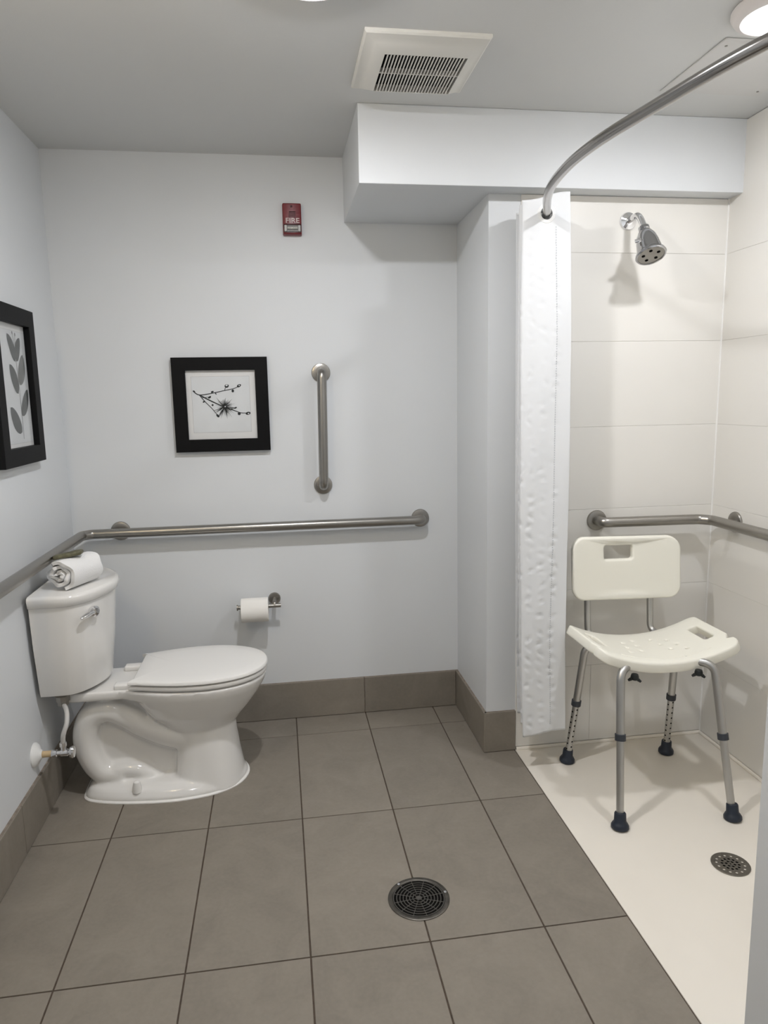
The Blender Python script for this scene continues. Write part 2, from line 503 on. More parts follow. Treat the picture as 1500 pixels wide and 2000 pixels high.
# ================================================================== CEILING FIXTURES
def ceiling_lamp(x, y, label, strength, col, r=0.112, depth=0.034):
    t = thing('ceiling_lamp', label, 'lamp', (x, y, ZC), 'round ceiling lamps')
    bm = B(); lathe(bm, [(r * 0.97, 0), (r, 0.004), (r, 0.012), (r * 0.93, 0.024), (r * 0.80, depth - 0.004), (r * 0.76, depth - 0.006), (r * 0.76, 0.008)], (x, y, ZC), (0, 0, -1), 40)
    obj('housing', bm, M['lamptrim'], t)
    bm = B(); lathe(bm, [(r * 0.758, depth - 0.010), (r * 0.755, depth - 0.004), (r * 0.55, depth + 0.003), (r * 0.25, depth + 0.007), (0.0, depth + 0.008)], (x, y, ZC), (0, 0, -1), 32)
    obj('diffuser', bm, emit_mat('lamp_glow', col, strength * 0.10), t, label='glowing white diffuser')
    bm = B(); lathe(bm, [(r * .36, depth + .0055), (r * .35, depth + .0085), (r * .2, depth + .010), (0, depth + .0105)], (x, y, ZC), (0, 0, -1), 28)
    obj('bulb_glow', bm, emit_mat('bulb_glow', col, strength * 3.9), t)
    return t
ceiling_lamp(1.275, 1.762, 'round white surface-mounted ceiling lamp above the shower chair', LAMP_SHOWER, (0.98, 0.985, 1.02))
ceiling_lamp(0.112, 1.725, 'round white ceiling lamp at the top edge, left of the square vent', LAMP_ROOM, (0.98, 0.985, 1.02))
ceiling_lamp(0.0, 0.15, 'round white ceiling lamp added behind the viewpoint as fill light', LAMP_FILL, (0.98, 0.985, 1.02))  # unseen lamp, added to give the room its fill light

# vanity bar on the left wall, near the viewpoint (outside the photograph, throws the warm glow on the ceiling)
t = thing('vanity_light', 'warm vanity light bar high on the left wall beside the entrance', 'lamp', (XL, 0.95, 2.05))
bm = B(); box(bm, (XL, 0.65, 2.05), (XL + 0.03, 1.25, 2.12), 0.006); obj('back_plate', bm, M['steel'], t)
for yy in (0.75, 0.95, 1.15):
    bm = B(); lathe(bm, [(0.02, 0), (0.045, 0.015), (0.05, 0.06), (0.045, 0.10), (0.02, 0.115)], (XL + 0.085, yy, 2.045), (0, 0, 1), 20)
    obj('globe', bm, emit_mat('globe_glow', (1.0, 0.80, 0.52), LAMP_VANITY), t)
    bm = B(); tube(bm, [(XL + 0.028, yy, 2.065), (XL + 0.085, yy, 2.065)], 0.008, 10); obj('socket_arm', bm, M['steel'], t)

# exhaust vent
VX0, VX1, VY0, VY1 = 0.263, 0.604, 1.977, 2.322
t = thing('exhaust_vent', 'square cream exhaust vent grille on the ceiling beside the bulkhead', 'vent', ((VX0 + VX1) / 2, (VY0 + VY1) / 2, ZC))
vcx, vcy = (VX0 + VX1) / 2, (VY0 + VY1) / 2; hx, hy = (VX1 - VX0) / 2, (VY1 - VY0) / 2
gx0, gx1, gy0, gy1 = 0.327, 0.558, 2.058, 2.290
rings = []
for (a0, a1, c0, c1, z) in ((VX0, VX1, VY0, VY1, ZC), (VX0, VX1, VY0, VY1, ZC - 0.007), (VX0 + 0.005, VX1 - 0.005, VY0 + 0.005, VY1 - 0.005, ZC - 0.011),
                            (VX0 + 0.012, VX1 - 0.012, VY0 + 0.012, VY1 - 0.012, ZC - 0.012), (VX0 + 0.03, VX1 - 0.03, VY0 + 0.03, VY1 - 0.03, ZC - 0.022),
                            (gx0, gx1, gy0, gy1, ZC - 0.027), (gx0, gx1, gy0, gy1, ZC - 0.006)):
    rings.append([(a0, c0, z), (a1, c0, z), (a1, c1, z), (a0, c1, z)])
bm = B(); loft(bm, rings, False)
obj('cover', bm, M['vent'], t, True, 25)
bm = B(); box(bm, (gx0 - 0.004, gy0 - 0.004, ZC - 0.007), (gx1 + 0.004, gy1 + 0.004, ZC - 0.001)); obj('duct_shade', bm, M['dark'], t, False, label='near-black slab for the shade behind the slats')  # thin slab on the ceiling, the opening's shade put into its colour
NS = 26
pit = (gx1 - gx0) / (NS - 1)
sl0 = None
for k in range(NS + 0):
    x = gx0 + (k + 0.0) * pit
    if k in (0, NS - 1): continue
    if sl0 is None:
        bm = B(); box(bm, (x - 0.0017, gy0, ZC - 0.0265), (x + 0.0017, gy1, ZC - 0.0225)); sl0 = obj('slat', bm, M['vent'], t, False); x00 = x
    else:
        clone(sl0, t, (x - x00, 0, 0))
bm = B(); box(bm, (gx0, 2.170, ZC - 0.0262), (gx1, 2.173, ZC - 0.012)); obj('crossbar', bm, M['vent'], t, False)

# access panel in the ceiling
t = thing('access_panel', 'flat white access panel flush on the ceiling above the shower', 'panel', (1.40, 2.093, ZC))
bm = B(); box(bm, (1.238, 1.924, ZC - 0.005), (1.575, 2.262, ZC), 0.0015, 1); obj('cover', bm, M['panel'], t, True)
for sx, sy in ((1.262, 1.96), (1.262, 2.226), (1.55, 1.96), (1.55, 2.226)):
    bm = B(); lathe(bm, [(0.004, 0), (0.004, 0.0012), (0.002, 0.0018)], (sx, sy, ZC - 0.005), (0, 0, -1), 10); obj('screw', bm, M['steel'], t)

# ================================================================== GRAB BARS
def flange(bm, p, axis, r=0.039):
    lathe(bm, [(r, 0), (r, 0.004), (r * 0.95, 0.008), (r * 0.80, 0.010), (r * 0.55, 0.0105), (0.0, 0.011)], p, axis, 32)
RB = 0.0192; SO = 0.056
def post(bm, p, axis, L):
    a = Vector(axis); p = Vector(p)
    tube(bm, [p + a * 0.003, p + a * L], RB * 0.62, 16)
# L-shaped bar round the corner of the left and back walls
zb = 0.872
t = thing('grab_bar', 'long brushed steel corner grab bar running above the toilet tank', 'grab bar', (XL, YB, zb))
bm = B()
pts = bend_path([(0.594, YB - 0.004, zb), (0.594, YB - SO, zb), (XL + SO + 0.03, YB - SO, zb), (XL + SO, YB - SO - 0.03, zb + 0.0005), (XL + SO, 1.20, zb + 0.012), (XL + 0.004, 1.20, zb + 0.012)], 0.035, 8)
tube(bm, pts, RB, 20); obj('bar', bm, M['steel'], t)
for p, a in (((0.594, YB, zb), (0, -1, 0)), ((-0.655, YB, zb), (0, -1, 0)), ((XL, 1.20, zb + 0.012), (1, 0, 0)), ((XL, 2.0, zb + 0.005), (1, 0, 0))):
    bm = B(); flange(bm, p, a); obj('flange', bm, M['steel'], t)
bm = B(); post(bm, (-0.655, YB, zb), (0, -1, 0), SO); obj('bracket_post', bm, M['steel'], t)
bm = B(); post(bm, (XL, 2.0, zb + 0.005), (1, 0, 0), SO); obj('bracket_post', bm, M['steel'], t)
# vertical bar
xv0, xv1, zt_, zbm = 0.1835, 0.178, 1.497, 1.032
t = thing('grab_bar', 'short vertical brushed steel grab bar right of the square picture', 'grab bar', (xv1, YB, zbm))
bm = B()
tube(bm, bend_path([(xv0, YB - 0.004, zt_), (xv0, YB - SO, zt_), (xv1, YB - SO, zbm), (xv1, YB - 0.004, zbm)], 0.035, 8), RB, 20); obj('bar', bm, M['steel'], t)
for p in ((xv0, YB, zt_), (xv1, YB, zbm)):
    bm = B(); flange(bm, p, (0, -1, 0)); obj('flange', bm, M['steel'], t)
# shower corner bar
zs = 0.912; ysf = YS - PT
t = thing('grab_bar', 'dark steel corner grab bar behind the shower chair', 'grab bar', (XR, ysf, zs))
bm = B()
xa_ = 1.192
tube(bm, bend_path([(xa_, ysf - 0.004, zs), (xa_, ysf - SO, zs), (XR - SO - 0.035, ysf - SO, zs - 0.004), (XR - SO, ysf - SO - 0.035, zs - 0.004), (XR - SO, 1.45, zs), (XR - 0.004, 1.45, zs)], 0.035, 8), RB, 20); obj('bar', bm, M['steel'], t)
for p, a in (((xa_, ysf, zs), (0, -1, 0)), ((XR, 2.375, zs - 0.003), (-1, 0, 0)), ((XR, 1.45, zs), (-1, 0, 0))):
    bm = B(); flange(bm, p, a); obj('flange', bm, M['steel'], t)
bm = B(); post(bm, (XR, 2.375, zs - 0.003), (-1, 0, 0), SO); obj('bracket_post', bm, M['steel'], t)

# ================================================================== TOILET
TC = 2.555   # centre line
def egg(x0, x1, bmax, rear, xc=None, n=56, yc=TC, pf=2.15, pr=2.4):
    """outline of a bowl: pointed-round front at x1, rear at x0 with half-width rear at the back edge"""
    if xc is None: xc = x0 + (x1 - x0) * 0.50
    out = []
    for k in range(n):
        a = 2 * pi * k / n
        c, s = cos(a), sin(a)
        if c >= 0:
            x = xc + (x1 - xc) * abs(c) ** (2 / pf); y = bmax * math.copysign(abs(s) ** (2 / pf), s)
        else:
            x = xc - (xc - x0) * abs(c) ** (2 / 5.0)
            y = math.copysign(abs(s) ** (2 / 5.0), s)
            tt = (xc - x) / (xc - x0)
            y *= bmax + (rear - bmax) * tt * tt
        out.append((x, yc + y))
    return out
t = thing('toilet', 'white two-piece toilet with closed lid against the left wall', 'toilet', (-0.45, TC, 0.0))
bm = B()
ringdefs = [(-0.425, -0.172, .146, .14, 0.0), (-0.42, -0.178, .138, .13, .03), (-0.418, -0.190, .122, .10, .10), (-0.412, -0.200, .106, .088, .18), (-0.41, -0.203, .10, .08, .24)]
loft(bm, [[(p[0], p[1], z) for p in egg(a, c, bx, rr)] for a, c, bx, rr, z in ringdefs])
bowl = [(-0.40, -0.225, .075, .05, .185), (-0.435, -0.205, .098, .07, .215), (-0.465, -0.18, .118, .09, .25), (-0.50, -0.150, .140, .11, .285),
        (-0.53, -0.112, .162, .13, .335), (-0.545, -0.090, .176, .14, .37), (-0.55, -0.080, .182, .145, .395), (-0.55, -0.080, .182, .145, .402)]
loft(bm, [[(p[0], p[1], z) for p in egg(a, c, bx, rr)] for a, c, bx, rr, z in bowl])
# foot
def foot(gw, z):
    pts = [(-0.738 - gw, TC - 0.05), (-0.728 - gw * .8, TC - 0.098 - gw * .6), (-0.685 - gw * .4, TC - 0.126 - gw * .9), (-0.60, TC - 0.150 - gw), (-0.48, TC - 0.166 - gw), (-0.38, TC - 0.166 - gw), (-0.27, TC - 0.142 - gw), (-0.195 + gw * .7, TC - 0.085 - gw * .7), (-0.166 + gw, TC)]
    pts = pts + [(x, 2 * TC - y) for x, y in reversed(pts[:-1])]
    return [(p.x, p.y, z) for p in catmull([(x, y, 0) for x, y in pts], 6, True)]
loft(bm, [foot(0, 0.0), foot(-0.002, 0.016), foot(-0.016, 0.036), foot(-0.045, 0.052)])
# web, deck
box(bm, (-0.715, TC - 0.052, 0.02), (-0.38, TC + 0.052, 0.39))
def deck(gw, z): return [(p[0], p[1], z) for p in rrect((-0.775 - 0.50) / 2, TC, 0.1375 - gw, 0.118 - gw, 0.03, 5)]
loft(bm, [deck(0.035, 0.362), deck(0.003, 0.370), deck(0, 0.378), deck(0, 0.402)])
# flare from the deck into the bowl
loft(bm, [[(-0.60, TC + s * q, z) for s, q, z in ((-1, .112, .375), (-1, .115, .402), (1, .115, .402), (1, .112, .375))],
          [(-0.50, TC + s * q, z) for s, q, z in ((-1, .14, .36), (-1, .150, .402), (1, .150, .402), (1, .14, .36))]])
trap = [(-0.36, .180), (-0.43, .196), (-0.518, .240), (-0.586, .288), (-0.645, .312), (-0.70, .288), (-0.724, .218), (-0.712, .138), (-0.672, .078), (-0.60, .060)]
for s in (-1, 1):
    tube(bm, catmull([(x, TC + s * 0.050, z) for x, z in trap], 6), 0.046, 18)
# raised tail of the trap running down to the bolt cap
for s in (-1, 1):
    tube(bm, catmull([(-0.66, TC + s * 0.06, .070), (-0.60, TC + s * 0.06, .082), (-0.54, TC + s * 0.06, .072), (-0.49, TC + s * 0.055, .035)], 6), [0.033] * 19, 12)
o = obj('bowl', bm, M['porcelain'], t)
rm = o.modifiers.new('remesh', 'REMESH'); rm.mode = 'VOXEL'; rm.voxel_size = 0.0055; rm.use_smooth_shade = True
sm = o.modifiers.new('smooth', 'SMOOTH'); sm.factor = 0.5; sm.iterations = 7
bm = B(); loft(bm, [foot(0.0055, 0.0003), foot(0.0055, 0.004), foot(0.0, 0.008)]); obj('caulk_bead', bm, M['caulk'], t)
for s in (-1, 1):
    bm = B(); lathe(bm, [(0.0165, 0), (0.0155, 0.016), (0.011, 0.036), (0.006, 0.040), (0, 0.041)], (-0.545, TC + s * 0.138, 0.034), (0, 0, 1), 20); obj('bolt_cap', bm, M['toilet_plastic'], t)
# tank: bowed front, straight back to the wall
TKC = 2.572
def tank(z, hw, D, xb=XL + 0.016, e=0.0):
    pts = [(0, -hw), (D * .30, -hw), (D * .50, -hw * .985), (D * .68, -hw * .86), (D * .84, -hw * .62), (D * .96, -hw * .30), (D, 0)]
    pts = [(x, y) for x, y in pts]
    full = pts + [(x, -y) for x, y in reversed(pts[:-1])]
    c = [Vector((x, y, 0)) for x, y in full]
    sm_ = []
    for i in range(1, len(c) - 2):
        a, b2, cc, d = c[i - 1], c[i], c[i + 1], c[i + 2]
        if i == 1: a = b2
        if i == len(c) - 3: d = cc
        for k in range(6):
            tt = k / 6
            sm_.append(0.5 * ((2 * b2) + (cc - a) * tt + (2 * a - 5 * b2 + 4 * cc - d) * tt * tt + (3 * b2 - a - 3 * cc + d) * tt ** 3))
    loop = [c[0]] + sm_ + [c[-2], c[-1]]
    return [(xb + p.x, TKC + p.y, z) for p in loop]
bm = B()
loft(bm, [tank(.404, .140, .15), tank(.412, .165, .175), tank(.418, .176, .188), tank(.432, .181, .193), tank(.60, .203, .212), tank(.735, .211, .222)])
o = obj('tank', bm, M['porcelain'], t, True, 40)
bm = B()
loft(bm, [tank(.734, .213, .224), tank(.738, .218, .230), tank(.762, .223, .236), tank(.770, .220, .232), tank(.774, .210, .222)])
o = obj('tank_lid', bm, M['porcelain'], t, True, 60)
# flush handle on the front of the tank, seen near the towel
def tank_front_x(y, D=.218, hw=.208):
    q = abs(y - TKC) / hw
    tab = [(0, 1), (.30, .96), (.62, .84), (.86, .68), (.985, .5), (1, .3)]
    for (a, fa), (c, fc) in zip(tab[:-1], tab[1:]):
        if q <= c: return XL + 0.016 + D * (fa + (fc - fa) * (q - a) / (c - a))
    return XL + 0.016
hy_ = 2.432; hxx = tank_front_x(hy_)
nrm = Vector((0.80, -0.60, 0))
p0 = Vector((hxx, hy_, 0.698))
bm = B(); lathe(bm, [(0.017, -0.004), (0.017, 0.006), (0.0185, 0.010), (0.0185, 0.020), (0.012, 0.026), (0, 0.027)], p0, nrm, 24)
fh = obj('flush_handle', bm, M['chrome'], t, label='small chrome flush handle')
tang = Vector((-0.60, -0.80, 0))
bm = B(); q0 = p0 + nrm * 0.016
tube(bm, [q0, q0 + tang * 0.02 + nrm * 0.006, q0 + tang * 0.045 + nrm * 0.010 + Vector((0, 0, -0.004)), q0 + tang * 0.062 + nrm * 0.010 + Vector((0, 0, -0.008))], [0.009, 0.008, 0.0085, 0.005], 14)
obj('lever', bm, M['chrome'], fh)
# seat and lid
def seat_loop(d, z, back=0.0):
    x0, xc, x1, bm_, br_ = -0.548 + d + back, -0.315, -0.077 - d, .184 - d, .140 - d
    half = []
    n_ = 16
    for k in range(3):                      # rounded rear corner
        a = pi / 2 * k / 2
        half.append((x0 + .014 * (1 - sin(a)), br_ - .014 * (1 - cos(a)) * 0 - .014 + .014 * sin(a) if k else br_ - .014))
    for k in range(1, n_ + 1):
        q = k / n_; x = x0 + .014 + (xc - x0 - .014) * q
        half.append((x, br_ + (bm_ - br_) * sin(pi / 2 * q) ** 0.95))
    for k in range(1, 25):
        a = pi / 2 * k / 24
        half.append((xc + (x1 - xc) * sin(a) ** (2 / 2.15), bm_ * max(cos(a), 0) ** (2 / 2.15)))
    lp = [(x, TC - y, z) for x, y in half] + [(x, TC + y, z) for x, y in reversed(half[:-1])]
    return lp
bm = B(); loft(bm, [seat_loop(.012, .403), seat_loop(.012, .409), seat_loop(.002, .4095), seat_loop(0.0, .414), seat_loop(.001, .4225), seat_loop(.008, .4245), seat_loop(.012, .4245)]); obj('seat', bm, M['toilet_plastic'], t, True, 40)
bm = B(); loft(bm, [seat_loop(.014, .424), seat_loop(.014, .4285), seat_loop(.001, .4285), seat_loop(-.002, .431), seat_loop(-.002, .4365), seat_loop(.0015, .4415), seat_loop(.012, .4442), seat_loop(.05, .4458), seat_loop(.11, .4465)]); obj('lid', bm, M['toilet_plastic'], t, True, 40)
for s in (-1, 1):
    bm = B(); box(bm, (-0.604, TC + s * 0.088 - 0.020, .400), (-0.54, TC + s * 0.088 + 0.020, .420), 0.006, 3); h = obj('hinge', bm, M['toilet_plastic'], t)
# connecting nut of the tank
bm = B(); lathe(bm, [(0.012, -.006), (0.019, -.004), (0.019, 0.010), (0.024, 0.012), (0.024, 0.03), (0.02, .034)], (-0.768, 2.43, .376), (0, 0, 1), 8); obj('tank_nut', bm, M['steel'], t)

# water supply
zv = 0.246; yv = 2.33
t = thing('supply_valve', 'chrome water supply valve with hose below the toilet tank', 'valve', (XL, yv, zv))
bm = B(); lathe(bm, [(0.040, 0), (0.040, 0.004), (0.034, 0.012), (0.018, 0.020), (0.0135, 0.026), (0.0, 0.026)], (XL, yv, zv), (1, 0, 0), 28); obj('escutcheon', bm, M['whiteplastic'], t, label='round white wall cover')
bm = B(); tube(bm, [(XL + .02, yv, zv), (XL + .058, yv, zv)], 0.0105, 16); obj('pipe', bm, M['pipe'], t, label='cream stub pipe')
bm = B(); lathe(bm, [(0.0115, 0), (0.0125, .002), (0.0125, .016), (0.009, .018), (0.009, .028), (0.012, .030), (0.012, .050), (0.008, .054), (0.008, .060)], (XL + .055, yv, zv), (1, 0, 0), 18)
tube(bm, [(XL + .093, yv, zv), (XL + .093, yv, zv + .030)], [0.0085, 0.0085], 14)
lathe(bm, [(0.011, 0), (0.011, 0.014), (0.007, .016)], (XL + .093, yv, zv + .022), (0, 0, 1), 6)
obj('valve_body', bm, M['chrome'], t)
bm = B(); lathe(bm, [(0.006, 0), (0.016, .002), (0.018, .008), (0.016, .014), (0.0, .015)], (XL + .112, yv, zv), (1, 0, 0), 16)
for v in bm.verts: v.co.z = zv + (v.co.z - zv) * 1.15
obj('valve_handle', bm, M['chrome'], t)
bm = B(); hp = catmull([(XL + .093, yv, zv + .034), (XL + .098, yv - .004, zv + .065), (XL + .108, yv + .01, zv + .10), (XL + .098, yv + .05, zv + .125), (-0.768, 2.43, .376)], 8)
tube(bm, hp, 0.0075, 14); obj('hose', bm, M['hose'], t)

# rolled towel on the tank lid
base = Vector((-0.742, 2.425, 0.774)); ax = Vector((0.40, 0.916, 0)); L = 0.155
side = Vector((0.916, -0.40, 0))
t = thing('rolled_towel', 'rolled white hand towel lying on the toilet tank lid', 'towel', base + ax * L / 2)
bm = B()
turns, n = 2.7, 110
th = 0.0125
def roll_pt(k, s):
    a = k / n * turns * 2 * pi
    r = 0.0605 - (0.0178) * a / (2 * pi)
    r = max(r, 0.004)
    sq = 0.90
    cx_ = side * (cos(a - 1.2) * r * 1.04 * (1 + 0.02 * sin(7 * s + 3 * a)))
    cz_ = sin(a - 1.2) * r * sq
    jag = 0.006 * sin(a * 1.7) + 0.004 * sin(a * 5.1)
    p = base + ax * (s * L + jag * (1 - 2 * s)) + cx_ + Vector((0, 0, max(0.0535 + cz_, 0.0008)))
    lim = -0.7625 - 0.05 * max(0.0, (0.846 - p.z) / 0.02)     # the roll is pressed against the grab bar
    if p.x < lim: p.x = lim + (p.x - lim) * 0.05
    return p
NS_ = 10
rows = [[roll_pt(k, s / NS_) for s in range(NS_ + 1)] for k in range(n + 1)]
inn = []
for k in range(n + 1):
    a = k / n * turns * 2 * pi
    r = max(0.0605 - 0.0178 * a / (2 * pi), 0.004)
    sc_ = max(r - th, 0.001) / r
    row = []
    for s in range(NS_ + 1):
        p = rows[k][s]; c = base + ax * (p - base).dot(ax) + Vector((0, 0, 0.0535))
        row.append(c + (p - c) * sc_)
    inn.append(row)
vo = [[bm.verts.new(p) for p in r] for r in rows]; vi = [[bm.verts.new(p) for p in r] for r in inn]
for k in range(n):
    for s in range(NS_):
        bm.faces.new((vo[k][s], vo[k + 1][s], vo[k + 1][s + 1], vo[k][s + 1]))
        bm.faces.new((vi[k][s], vi[k][s + 1], vi[k + 1][s + 1], vi[k + 1][s]))
    bm.faces.new((vo[k][0], vi[k][0], vi[k + 1][0], vo[k + 1][0]))
    bm.faces.new((vo[k][-1], vo[k + 1][-1], vi[k + 1][-1], vi[k][-1]))
for k in (0, n):
    for s in range(NS_): bm.faces.new((vo[k][s], vo[k][s + 1], vi[k][s + 1], vi[k][s]))
o = obj('towel_roll', bm, M['terry'], t, True, 70)
# olive packet on top of the towel
pc = base + ax * 0.060 + Vector((-0.004, 0, 0.1125))
bm = B(); plate(bm, rrect(0, 0, 0.044, 0.020, 0.008, 4), [], 0.015, lambda u, v, w_: pc + Vector((u, v * 1.0 + u * .25, w_ + 0.0025 * sin(u * 60) - abs(v) * 0.12 + u * 0.08)), rnd=0.006, grid=0.006)
tag(obj('soap_packet', bm, M['olive'], None, True, 60), 'small olive green wrapped packet lying on the rolled towel', 'packet')

# ================================================================== TOILET PAPER
zt = 0.536; ybar = YB - 0.066
t = thing('paper_holder', 'brushed steel toilet paper holder on the wall beside the toilet', 'holder', (-0.046, YB, zt))
bm = B(); lathe(bm, [(0.026, 0), (0.026, 0.005), (0.023, 0.009), (0.0, 0.010)], (-0.046, YB, zt + 0.014), (0, -1, 0), 28); obj('wall_plate', bm, M['steel'], t)
bm = B(); tube(bm, bend_path([(-0.046, YB - .008, zt + .014), (-0.046, ybar + .004, zt + .012), (-0.046, ybar, zt)], 0.01, 4), 0.0085, 14); obj('post', bm, M['steel'], t)
bm = B(); tube(bm, [(-0.200, ybar, zt), (-0.020, ybar, zt)], 0.0085, 16)
lathe(bm, [(0.0085, 0), (0.0125, .001), (0.0125, .006), (0, .007)], (-0.196, ybar, zt), (-1, 0, 0), 16); obj('bar', bm, M['steel'], t)
t = thing('toilet_paper_roll', 'white toilet paper roll on the wall holder', 'toilet paper', (-0.128, ybar, zt - 0.014))
bm = B(); rc = (-0.184, ybar, zt - 0.0135)
lathe(bm, [(0.0225, 0), (0.049, 0), (0.0505, 0.0015), (0.0505, 0.1105), (0.049, 0.112), (0.0225, 0.112)], rc, (1, 0, 0), 48, close=True); obj('paper', bm, M['tissue'], t)
bm = B(); lathe(bm, [(0.0222, 0.0005), (0.0222, 0.1115), (0.0205, 0.1115), (0.0205, 0.0005)], rc, (1, 0, 0), 32, close=True); obj('core', bm, M['card'], t)

# ================================================================== PICTURES
def tube2(bm, pts, r, fn, mi=0):
    """thin flat ribbon of ink along 2-D points; r per point"""
    P = [Vector(p) for p in pts]; L_, R_ = [], []
    for i, p in enumerate(P):
        d = (P[min(i + 1, len(P) - 1)] - P[max(i - 1, 0)]).normalized(); n_ = Vector((-d.y, d.x))
        L_.append(bm.verts.new(fn(*(p + n_ * r[i])))); R_.append(bm.verts.new(fn(*(p - n_ * r[i]))))
    for i in range(len(P) - 1):
        f = bm.faces.new((L_[i], L_[i + 1], R_[i + 1], R_[i])); f.material_index = mi
def blob(bm, c, a, b_, ang, fn, mi=0, n=14):
    vs = [bm.verts.new(fn(c[0] + a * cos(q) * cos(ang) - b_ * sin(q) * sin(ang), c[1] + a * cos(q) * sin(ang) + b_ * sin(q) * cos(ang))) for q in [2 * pi * k / n for k in range(n)]]
    f = bm.faces.new(vs); f.material_index = mi
def frame_rings(o0, o1, i0, i1, depth, lip, fn):
    """picture frame; o0,o1 outer corners, i0,i1 opening"""
    def q(a, c, d): return [fn(a[0], a[1], d), fn(c[0], a[1], d), fn(c[0], c[1], d), fn(a[0], c[1], d)]
    e = 0.0015
    return [q(o0, o1, 0), q(o0, o1, depth - e), q((o0[0] + e, o0[1] + e), (o1[0] - e, o1[1] - e), depth), q((i0[0] - e, i0[1] - e), (i1[0] + e, i1[1] + e), depth), q(i0, i1, depth - e), q(i0, i1, lip), q(i0, i1, 0)]
def rot(fn, cx, cy, ang):
    return lambda x, y, d: fn(cx + (x - cx) * cos(ang) - (y - cy) * sin(ang), cy + (x - cx) * sin(ang) + (y - cy) * cos(ang), d)
# square picture on the back wall
fnb = lambda x, z, d: Vector((x, YB - d, z))
px0, px1, pz0, pz1 = -0.411, -0.034, 1.1865, 1.563
ix0, ix1, iz0, iz1 = -0.359, -0.0845, 1.2365, 1.512
t = thing('framed_picture', 'square black framed print of a budding branch with a spiky flower', 'picture', ((px0 + px1) / 2, YB, pz0))
bm = B(); R0 = frame_rings((px0, pz0), (px1, pz1), (ix0, iz0), (ix1, iz1), 0.026, 0.012, fnb); loft(bm, R0 + [R0[0]], False); obj('frame', bm, M['frame'], t, True, 25)
bm = B(); box(bm, (ix0 - .002, YB - 0.010, iz0 - .002), (ix1 + .002, YB - 0.001, iz1 + .002)); obj('mat_board', bm, M['paper'], t, False)
a0, a1, c0, c1 = -0.338, -0.109, 1.264, 1.487
bm = B(); box(bm, (a0 - .001, YB - 0.0104, c0 - .001), (a1 + .001, YB - 0.0095, c1 + .001)); obj('mat_bevel', bm, M['line'], t, False)
bm = B(); box(bm, (a0, YB - 0.0108, c0), (a1, YB - 0.0095, c1)); art = obj('print', bm, M['print'], t, False)
bm = B()
fi = lambda x, z: Vector((x, YB - 0.0112 - fi.k, z))
fi.k = 0
def br(pts, w0, w1):
    c = [(p.x, p.y) for p in catmull([(x, z, 0) for x, z in pts], 5)]
    tube2(bm, c, [w0 + (w1 - w0) * i / (len(c) - 1) for i in range(len(c))], fi)
    fi.k += 0.00003
br([(-0.3318, 1.4306), (-0.3086, 1.415), (-0.2572, 1.4212), (-0.2081, 1.4312), (-0.1698, 1.4388), (-0.1419, 1.452)], .0020, .0012)
br([(-0.3086, 1.415), (-0.2748, 1.3959), (-0.2328, 1.3744), (-0.2116, 1.3657), (-0.1689, 1.3483), (-0.1475, 1.3407), (-0.1147, 1.3389)], .0026, .0012)
br([(-0.3086, 1.415), (-0.2887, 1.3891), (-0.2607, 1.3585), (-0.238, 1.3278)], .0018, .0011)
br([(-0.2081, 1.4312), (-0.2017, 1.4502)], .0013, .001)
br([(-0.3013, 1.4029), (-0.2661, 1.4066)], .0012, .001)
br([(-0.19, 1.357), (-0.168, 1.361)], .0012, .001)
for (x, z, a, b2, an) in ((-0.3292, 1.4295, .005, .0035, -.6), (-0.257, 1.4266, .006, .0035, .4), (-0.2439, 1.4193, .005, .002, -.9), (-0.2689, 1.4051, .007, .004, .6),
                         (-0.2925, 1.3875, .005, .003, .5), (-0.2588, 1.3738, .004, .004, 0), (-0.2406, 1.3306, .008, .0045, -.9), (-0.1683, 1.361, .006, .003, .4),
                         (-0.1548, 1.337, .006, .006, 0), (-0.1191, 1.3379, .010, .006, .2), (-0.1502, 1.4494, .009, .0055, .5), (-0.1757, 1.4291, .005, .006, 0), (-0.199, 1.449, .0085, .007, .3)):
    blob(bm, (x, z), a, b2, an, fi); fi.k += 0.00003
rr_ = random.Random(7)
for k in range(90):
    an = rr_.random() * 2 * pi; ln = rr_.uniform(.020, .047) * (1.1 if -1.2 < an - pi < 2.2 else 1); w_ = rr_.uniform(.0006, .0011)
    s0 = 0.004
    tube2(bm, [(-0.2116 + s0 * cos(an), 1.3657 + s0 * sin(an)), (-0.2116 + ln * .5 * cos(an + .03), 1.3657 + ln * .5 * sin(an + .03)), (-0.2116 + ln * cos(an), 1.3657 + ln * sin(an))], [w_, w_ * .8, w_ * .2], fi); fi.k += 0.000002
blob(bm, (-0.2116, 1.3657), .010, .009, 0, fi, n=18); fi.k += 0.00003
for (x, z, q) in ((-0.199, 1.4515, .0045), (-0.1175, 1.337, .0035), (-0.149, 1.4505, .003), (-0.209, 1.367, .003)):
    blob(bm, (x, z), q, q * .75, .4, fi, 1); fi.k += 0.00003
obj('ink_drawing', bm, [M['ink'], M['print']], t, False)
bm = B(); box(bm, (ix0 - .0005, YB - 0.0160, iz0 - .0005), (ix1 + .0005, YB - 0.0145, iz1 + .0005)); obj('glass_pane', bm, M['glazing'], t, False)

